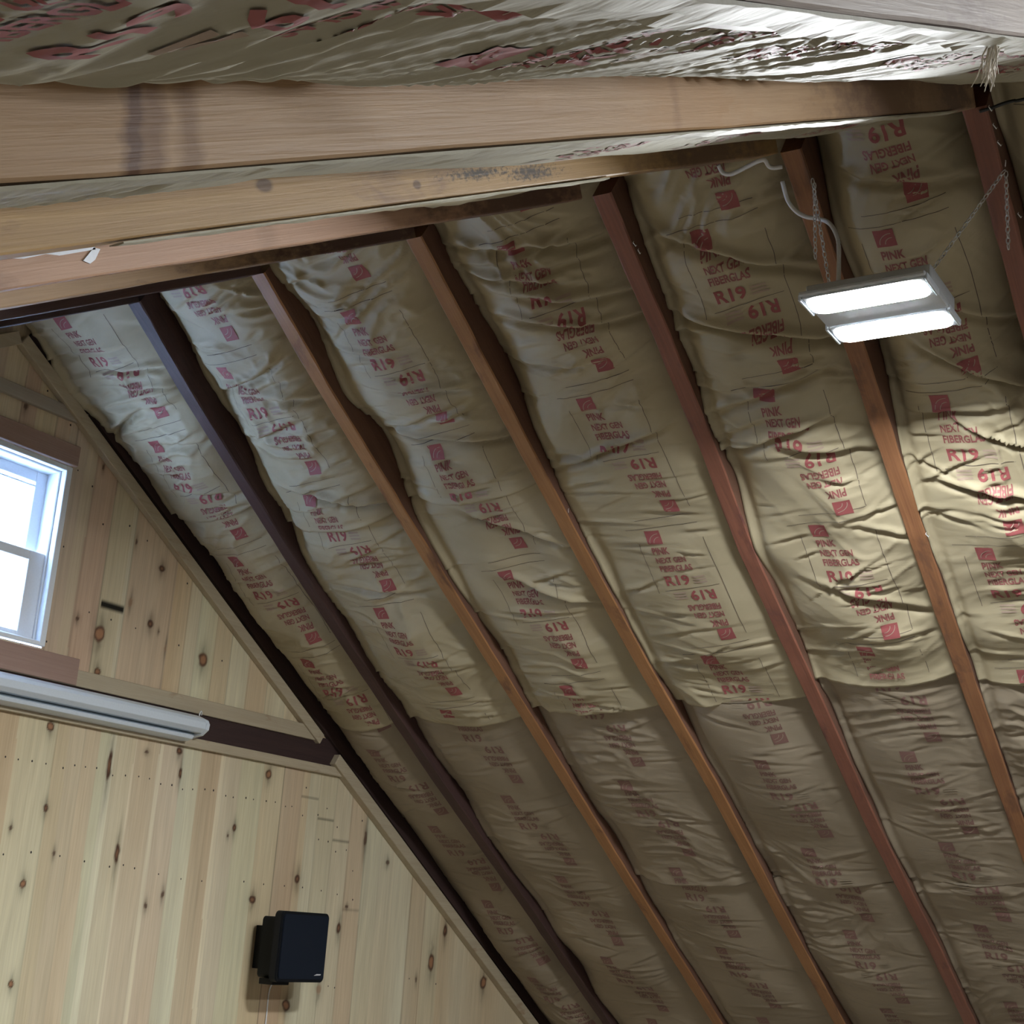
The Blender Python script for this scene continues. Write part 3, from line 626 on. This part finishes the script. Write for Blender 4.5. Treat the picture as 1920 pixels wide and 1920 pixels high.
for k in range(0, 7):
    cuts = [-.055] + SEAM[k] + [3.55]
    r0, dr, tt = ROW[k]
    for n in range(len(cuts) - 1):
        lowp = cuts[n] > 1.4
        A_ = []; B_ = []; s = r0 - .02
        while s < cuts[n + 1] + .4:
            if cuts[n] - .2 < s < cuts[n + 1]: A_.append((s, tt))
            if cuts[n] - .2 < s < cuts[n + 1] + .4: B_.append((s - dr + .372, tt + .122))
            s += dr
        where = ['topmost', 'second', 'third', 'fourth'][n]
        last = n == len(cuts) - 2
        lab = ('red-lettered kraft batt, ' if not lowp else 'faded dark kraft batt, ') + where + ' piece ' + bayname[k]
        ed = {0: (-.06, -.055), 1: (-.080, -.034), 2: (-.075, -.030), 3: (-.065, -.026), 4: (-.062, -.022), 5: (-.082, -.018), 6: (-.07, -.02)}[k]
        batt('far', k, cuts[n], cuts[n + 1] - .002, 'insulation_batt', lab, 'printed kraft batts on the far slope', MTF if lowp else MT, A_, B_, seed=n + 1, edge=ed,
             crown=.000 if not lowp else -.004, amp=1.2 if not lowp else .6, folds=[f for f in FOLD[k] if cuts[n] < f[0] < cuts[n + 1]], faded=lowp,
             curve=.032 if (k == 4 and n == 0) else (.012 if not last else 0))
# near slope: batts of bays 1-6; the sixth droops over the broad tan rafter
for k in range(0, 5):
    batt('near', k, .05, 3.5, 'insulation_batt', 'kraft-faced batt hidden between the near-side rafters, bay %s from the window gable' % ['first', 'second', 'third', 'fourth', 'fifth'][k], 'batts on the near slope', MT,
         seed=20 + k, ds=.02, dt=.02, edge=(-.05, -.05), crown=-.03, amp=.5)
batt('near', 5, .05, 3.5, 'insulation_batt', 'batt whose pale paper edge peeks out under the broad tan rafter', 'batts on the near slope', [KRAFT_L, RED_S, RED_S, INK, PINKL, PINKL],
     logosA=[(s, 2.36) for s in (.2, .63, 1.06, 1.49, 1.92)], seed=31, ds=.008, dt=.010, edge=(-.045, -.045), crown=.0, amp=.35, cvar=.003, sag=[(0, -.013), (.63, -.015), (1.16, -.012), (1.4, -.020), (1.65, -.027), (1.7, -.0215), (1.87, -.022), (2.03, -.023), (3.5, -.022)], dirn='near')
batt('near', 6, .05, 3.5, 'insulation_batt', 'large batt with big stretched red lettering along the top, above the broad tan rafter', 'batts on the near slope', [KRAFT_L, RED, RED, INK, PINKL, PINKL],
     logosA=[(2.070 + .43 * q, 2.758) for q in (-4, -3, -2, -1, 0, 1)], logosB=[(2.070 + .43 * q + .372, 2.758 - .122) for q in (-5, -4, -3, -2, -1, 0)], seed=33, ds=.0045, dt=.0045, edge=(-.062, -.062), crown=.0, amp=.46, cvar=.0,
     sag=[(0, -.020), (.53, -.022), (1.0, -.026), (1.38, -.037), (1.59, -.032), (1.84, -.027), (1.93, -.024), (2.0, -.025), (2.09, -.027), (2.2, -.025), (2.28, -.028), (3.5, -.028)], dirn='near', pw=2.6)

# paper flanges stapled along the undersides of two near rafters
def flange(k, s0, s1, w, label, mat=KRAFT_L, y_off=0., drop=.0):
    m, sy = slope_matrix('near'); bm = bmesh.new(); prev = None
    for i, s in enumerate(np.arange(s0, s1, .012)):
        n = float(N1(np.array([s * 21.]), np.array([k * 3.3]))[0]); n2 = float(N2(np.array([s * 60.]), np.array([k * 1.3]))[0])
        ya = NEARY[k] - .041 + y_off; yb = ya + w * (.75 + .5 * n)
        ring = [bm.verts.new((s, (ya) * sy, -.0030 - .0018 * n2)), bm.verts.new((s, ((ya + yb) / 2) * sy, -.0034 - .003 * n)), bm.verts.new((s, yb * sy, -.0032 - drop * n2)),
                bm.verts.new((s, yb * sy, -.0022 - drop * n2)), bm.verts.new((s, (ya) * sy, -.0020))]
        if prev:
            for a in range(5): bm.faces.new((prev[a], prev[(a + 1) % 5], ring[(a + 1) % 5], ring[a]))
        else: bm.faces.new(ring)
        prev = ring
    bm.faces.new(prev[::-1]); bmesh.ops.recalc_face_normals(bm, faces=bm.faces[:])
    o = from_bm('paper_flange', bm, mat, smooth=False); o.matrix_world = m; tag(o, label, 'insulation paper'); return o
flange(6, .15, 2.6, .034, 'pale ragged paper flange stapled under the broad tan rafter')
flange(5, .75, 1.75, .020, 'thin pale paper edge stapled under the golden mouldy rafter')
flange(7, .6, 2.4, .026, 'whitish torn paper flange stapled under the greyish corner rafter', drop=.004)
def scrap(name, side, pts, mat, label, y, cat='paper scrap'):
    """a torn bit of paper on the room-side face of a rafter, pts = (s, h)"""
    m, sy = slope_matrix(side); bm = bmesh.new()
    a = [bm.verts.new((s, (y - .0015) * sy, -h)) for s, h in pts]; b = [bm.verts.new((s, (y - .0003) * sy, -h)) for s, h in pts]
    bm.faces.new(a); bm.faces.new(b[::-1])
    for i in range(len(a)): bm.faces.new((a[i], a[(i + 1) % len(a)], b[(i + 1) % len(a)], b[i]))
    bmesh.ops.recalc_face_normals(bm, faces=bm.faces[:]); o = from_bm(name, bm, mat); o.matrix_world = m; tag(o, label, cat)
yN4 = NEARY[4] - .040
scrap('torn_paper', 'near', [(1.56, -.040), (1.50, -.035), (1.475, -.032), (1.44, -.034), (1.42, -.030), (1.36, -.0315), (1.36, -.037), (1.42, -.040), (1.47, -.045), (1.56, -.052)], GLUE, 'bluish white torn paper strip on the pinkish tan rafter', yN4)
scrap('torn_paper', 'near', [(1.375, -.026), (1.385, -.020), (1.375, -.015), (1.365, -.019), (1.352, -.031), (1.362, -.034)], GLUE, 'small slanted white paper scrap on the pinkish tan rafter', yN4)

# ------------------------------------------------------------------ hanging shop light
def shop_light(cx, cy, z, label, group=None):
    root = empty('shop_light', (cx, cy, z)); tag(root, label, 'light', group)
    hx, hy = .112, .112
    bm = bmesh.new(); box(bm, (cx - hx, cy - hy, z + .004), (cx + hx, cy + hy, z + .012)); box(bm, (cx - .075, cy - hy, z + .012), (cx + .075, cy + hy, z + .040)); bevel(bm, .002, 1)
    from_bm('housing', bm, GREYM, root)
    for sx in (-1, 1):
        w = .036; c0 = cx + sx * .070
        bm = bmesh.new(); box(bm, (c0 - w, cy - hy + .004, z), (c0 + w, cy + hy - .004, z + .010)); bevel(bm, .001, 1); from_bm('tray', bm, WHITEM, root)
        bm = bmesh.new(); n = 8; pts = []
        for q in range(4):
            for i in range(n):
                a_ = math.pi / 2 * (q + i / (n - 1)); rr = .022; ox = (1, -1, -1, 1)[q] * (w - .002 - rr); oy = (1, 1, -1, -1)[q] * (hy - .007 - rr)
                pts.append((c0 + ox + rr * math.cos(a_), cy + oy + rr * math.sin(a_)))
        lo = [bm.verts.new((x, y, z - .0025)) for x, y in pts]; hi = [bm.verts.new((x, y, z - .0002)) for x, y in pts]
        bm.faces.new(lo[::-1]); bm.faces.new(hi)
        for i in range(len(pts)): bm.faces.new((lo[i], lo[(i + 1) % len(pts)], hi[(i + 1) % len(pts)], hi[i])).material_index = 1
        bmesh.ops.recalc_face_normals(bm, faces=bm.faces[:]); from_bm('diffuser', bm, [TUBEON, WHITEM], root)
        for sy in (-1, 1):
            bm = bmesh.new(); box(bm, (c0 - .036, cy + sy * hy - .003, z - .003), (c0 + .036, cy + sy * hy + .003, z + .010)); bevel(bm, .0015, 1); from_bm('end_cap', bm, WHITEM, root)
    return root
LX, LY, LZ = .052, -2.306, ZR - .335
shop_light(LX, LY, LZ, 'lit two-panel shop light hanging on chains below the ridge')
shop_light(-.10, -3.75, ZR - .27, 'second lit shop light farther down the room behind the viewer')
def chain(p0, p1, label, n=None, sagv=0., ll=.014):
    p0 = Vector(p0); p1 = Vector(p1); L_ = (p1 - p0).length; n = n or max(2, int(L_ / (ll * .78))); root = bmesh.new()
    for i in range(n):
        t = (i + .5) / n; c = p0.lerp(p1, t) + Vector((0, 0, -sagv * 4 * t * (1 - t))); d = (p1 - p0).normalized()
        a = d.cross(Vector((.3, 1, .2))).normalized(); b = d.cross(a)
        side = a if i % 2 else b; pts = []
        for q in range(12):
            an = 2 * math.pi * q / 12; pts.append(c + d * (ll * .5 * math.cos(an)) + side * (ll * .24 * math.sin(an)))
        tube(root, pts, .0011, 5, closed=True)
    o = from_bm('chain', root, STEEL, smooth=True); tag(o, label, 'chain', 'steel chains at the hanging light'); return o
xh, zh = .045, ZR - .030
chain((.052, -2.176, ZR - .038), (LX, LY + .09, LZ + .040), 'steel chain from the rafter down to the window end of the hanging light')
chain((.058, -2.178, ZR - .045), (.062, -2.180, ZR - .200), 'loose chain tail dangling beside the white cord')
chain((.112, -2.4675 - .048, ZR - .070), (LX, LY - .075, LZ + .040), 'slanted steel chain to the room end of the hanging light')
chain((.114, -2.517, ZR - .072), (.114, -2.517, ZR - .225), 'loose chain tail hanging straight down along the red-brown rafter')
def cable(pts, r, mat, label, name='cable', n=6):
    bm = bmesh.new(); tube(bm, spline([(p[0], p[1], ZR + p[2]) for p in pts], n), r, 8); o = from_bm(name, bm, mat); tag(o, label, 'cable')
cable([(-.006, -2.008, .002), (.006, -2.013, -.010), (.010, -2.030, -.014), (.004, -2.063, -.010), (.0, -2.088, -.006), (.002, -2.100, -.006), (.012, -2.104, -.014), (.017, -2.112, -.017), (.022, -2.128, -.016)], .0042, CABLE, 'short white cable looping out under the ridge before the rafter')
cable([(.050, -2.117, -.030), (.068, -2.121, -.062), (.080, -2.133, -.082), (.088, -2.150, -.094), (.088, -2.170, -.102), (.082, -2.192, -.115), (.072, -2.210, -.138), (.062, -2.224, -.175), (.054, -2.228, -.230), (.050, -2.228, -.296)], .0042, CABLE, 'white power cord curving down to the hanging light')
cable([(.004, -2.50, -.006), (.002, -2.521, -.006), (.0, -2.541, -.004), (.0, -2.559, -.003), (.0, -2.577, -.005), (.0, -2.70, -.004), (.0, -2.86, .0)], .003, CABLEB, 'thin black cable along the ridge beyond the hanging light')
# staples on the batt edges
st = None
for (x, y, dz) in ((-.004, -2.520, -.008), (.030, -2.519, -.024), (.060, -2.519, -.042), (.095, -2.521, -.064), (.188, -2.522, -.122), (.102, -1.776, -.066), (.118, -1.779, -.076), (.691, -1.312, -.428), (.845, -2.158, -.522)):
    me = st.data if st else None
    if st is None:
        bm = bmesh.new(); tube(bm, [(-.005, 0, .004), (-.005, 0, 0), (.005, 0, 0), (.005, 0, .004)], .0009, 5); me = bpy.data.meshes.new('staple'); bm.to_mesh(me); bm.free(); me.materials.append(STEEL)
    o = bpy.data.objects.new('staple', me); COL.objects.link(o); o.location = (x, y, ZR + dz - .003); o.rotation_euler = (0, math.radians(31), random.uniform(-.6, .6)); st = o
    tag(o, 'tiny shiny staple along a kraft paper edge on the slope', 'staple', 'staples along the paper edges')
# frayed white fibre tuft
bm = bmesh.new()
px, pz = frame('near', 1.50, .004)
for i in range(16):
    a0 = Vector((px + random.uniform(-.012, .012), -2.822 + random.uniform(-.004, .004), pz + .002)); pts = [a0]
    for q in range(4): pts.append(pts[-1] + Vector((random.uniform(-.003, .007), random.uniform(-.001, .005), -random.uniform(.004, .009))))
    tube(bm, pts, [.0011, .001, .0009, .0007, .0004], 4)
tag(from_bm('fiber_tuft', bm, plain('white_fiberglass', (.75, .70, .62), .9)), 'frayed white fibreglass tuft hanging at the top corner', 'fibreglass tuft')

# ------------------------------------------------------------------ strip light on the gable
def strip_light():
    prof = [(0, -.900), (-.040, -.900), (-.072, -.912), (-.080, -.922), (-.080, -.941), (-.066, -.952), (-.052, -.953)]
    x0, x1 = -.42, .800
    root = empty('strip_light', (.2, -.04, ZR - .94)); tag(root, 'unlit white strip light mounted under the gable window', 'light')
    def ext(name, prof, xa, xb, mat, cham=0):
        bm = bmesh.new(); a = [bm.verts.new((xa, y, ZR + z)) for y, z in prof]; b = [bm.verts.new((xb, y, ZR + z)) for y, z in prof]
        bm.faces.new(a); bm.faces.new(b[::-1])
        for i in range(len(a)): bm.faces.new((a[i], a[(i + 1) % len(a)], b[(i + 1) % len(a)], b[i]))
        bmesh.ops.recalc_face_normals(bm, faces=bm.faces[:]); bevel(bm, .001, 1); return from_bm(name, bm, mat, root)
    ext('housing', prof + [(0, -.953)], x0, x1, WHITEM)
    ext('groove', [(-.004, -.9532), (-.048, -.9532), (-.048, -.9595), (-.004, -.9595)], x0 + .005, x1 - .01, GROOVE)
    ext('lens', [(-.004, -.9597), (-.056, -.9597), (-.066, -.964), (-.062, -.973), (-.040, -.979), (-.004, -.979)], x0, x1 - .028, WHITEM)
    ext('end_cap', [(0, -.900), (-.040, -.901), (-.074, -.914), (-.082, -.926), (-.080, -.942), (-.06, -.958), (-.02, -.966), (0, -.966)], x1 + .0002, x1 + .014, WHITEM)
    bm = bmesh.new(); tube(bm, spline([(x1 - .002, -.050, ZR - .903), (x1, -.050, ZR - .890), (x1 + .008, -.048, ZR - .888), (x1 + .012, -.045, ZR - .898)], 4), .0018, 6); from_bm('hook', bm, STEEL, root)
strip_light()
# ------------------------------------------------------------------ wall speaker
def speaker():
    root = empty('speaker', (1.283, 0, ZR - 1.53)); tag(root, 'black wall speaker on the pine boards of the gable', 'speaker')
    def rbox(name, x0, x1, z0, z1, ya, yb, r, mat, bev=.003):
        bm = bmesh.new(); pts = []
        for cx, cz, a0 in ((x1 - r, z1 - r, 0), (x0 + r, z1 - r, 90), (x0 + r, z0 + r, 180), (x1 - r, z0 + r, 270)):
            for q in range(6): a = math.radians(a0 + q * 18); pts.append((cx + r * math.cos(a), cz + r * math.sin(a)))
        A_ = [bm.verts.new((x, ya, ZR + z)) for x, z in pts]; B_ = [bm.verts.new((x, yb, ZR + z)) for x, z in pts]
        bm.faces.new(A_); bm.faces.new(B_[::-1])
        for i in range(len(pts)): bm.faces.new((A_[i], A_[(i + 1) % len(pts)], B_[(i + 1) % len(pts)], B_[i]))
        bmesh.ops.recalc_face_normals(bm, faces=bm.faces[:])
        bmesh.ops.bevel(bm, geom=[e for e in bm.edges if abs(e.verts[0].co.y - e.verts[1].co.y) < 1e-6], offset=bev, segments=2, affect='EDGES'); return from_bm(name, bm, mat, root)
    rbox('cabinet', 1.160, 1.320, -1.622, -1.446, -.140, -.060, .012, BLACKP)
    rbox('baffle', 1.120, 1.346, -1.629, -1.428, -.168, -.1405, .015, BLACKP)
    g = rbox('grille', 1.128, 1.338, -1.621, -1.436, -.1725, -.1685, .012, GRILLE, .0015)
    bm = bmesh.new(); box(bm, (1.205, -.060, ZR - 1.60), (1.222, -.0005, ZR - 1.475)); box(bm, (1.222, -.060, ZR - 1.60), (1.300, -.052, ZR - 1.48)); bevel(bm, .001, 1); from_bm('bracket', bm, BLACKP, root)
    bm = bmesh.new(); box(bm, (1.150, -.135, ZR - 1.6395), (1.225, -.080, ZR - 1.6225)); bevel(bm, .002, 1); from_bm('bracket_tab', bm, BLACKP, root)
    # small pale badge, too small to read in the photo
    bm = bmesh.new(); q = [(1.290, -1.609), (1.321, -1.608), (1.3225, -1.6045), (1.303, -1.6045)]
    A_ = [bm.verts.new((x, -.1732, ZR + z)) for x, z in q]; B_ = [bm.verts.new((x, -.1724, ZR + z)) for x, z in q]
    bm.faces.new(A_); bm.faces.new(B_[::-1])
    for i in range(4): bm.faces.new((A_[i], B_[i], B_[(i + 1) % 4], A_[(i + 1) % 4]))
    bmesh.ops.recalc_face_normals(bm, faces=bm.faces[:])
    from_bm('badge', bm, plain('silver_badge', (.6, .6, .62), .4), root)
speaker()
bm = bmesh.new(); tube(bm, spline([(1.25, -.07, ZR - 1.624), (1.292, -.006, ZR - 1.66), (1.292, -.004, ZR - 1.75), (1.290, -.004, ZR - 1.95), (1.290, -.004, ZR - 2.6)], 6), .0022, 6)
tag(from_bm('speaker_wire', bm, CABLE), 'thin white wire running down the boards below the speaker', 'wire')
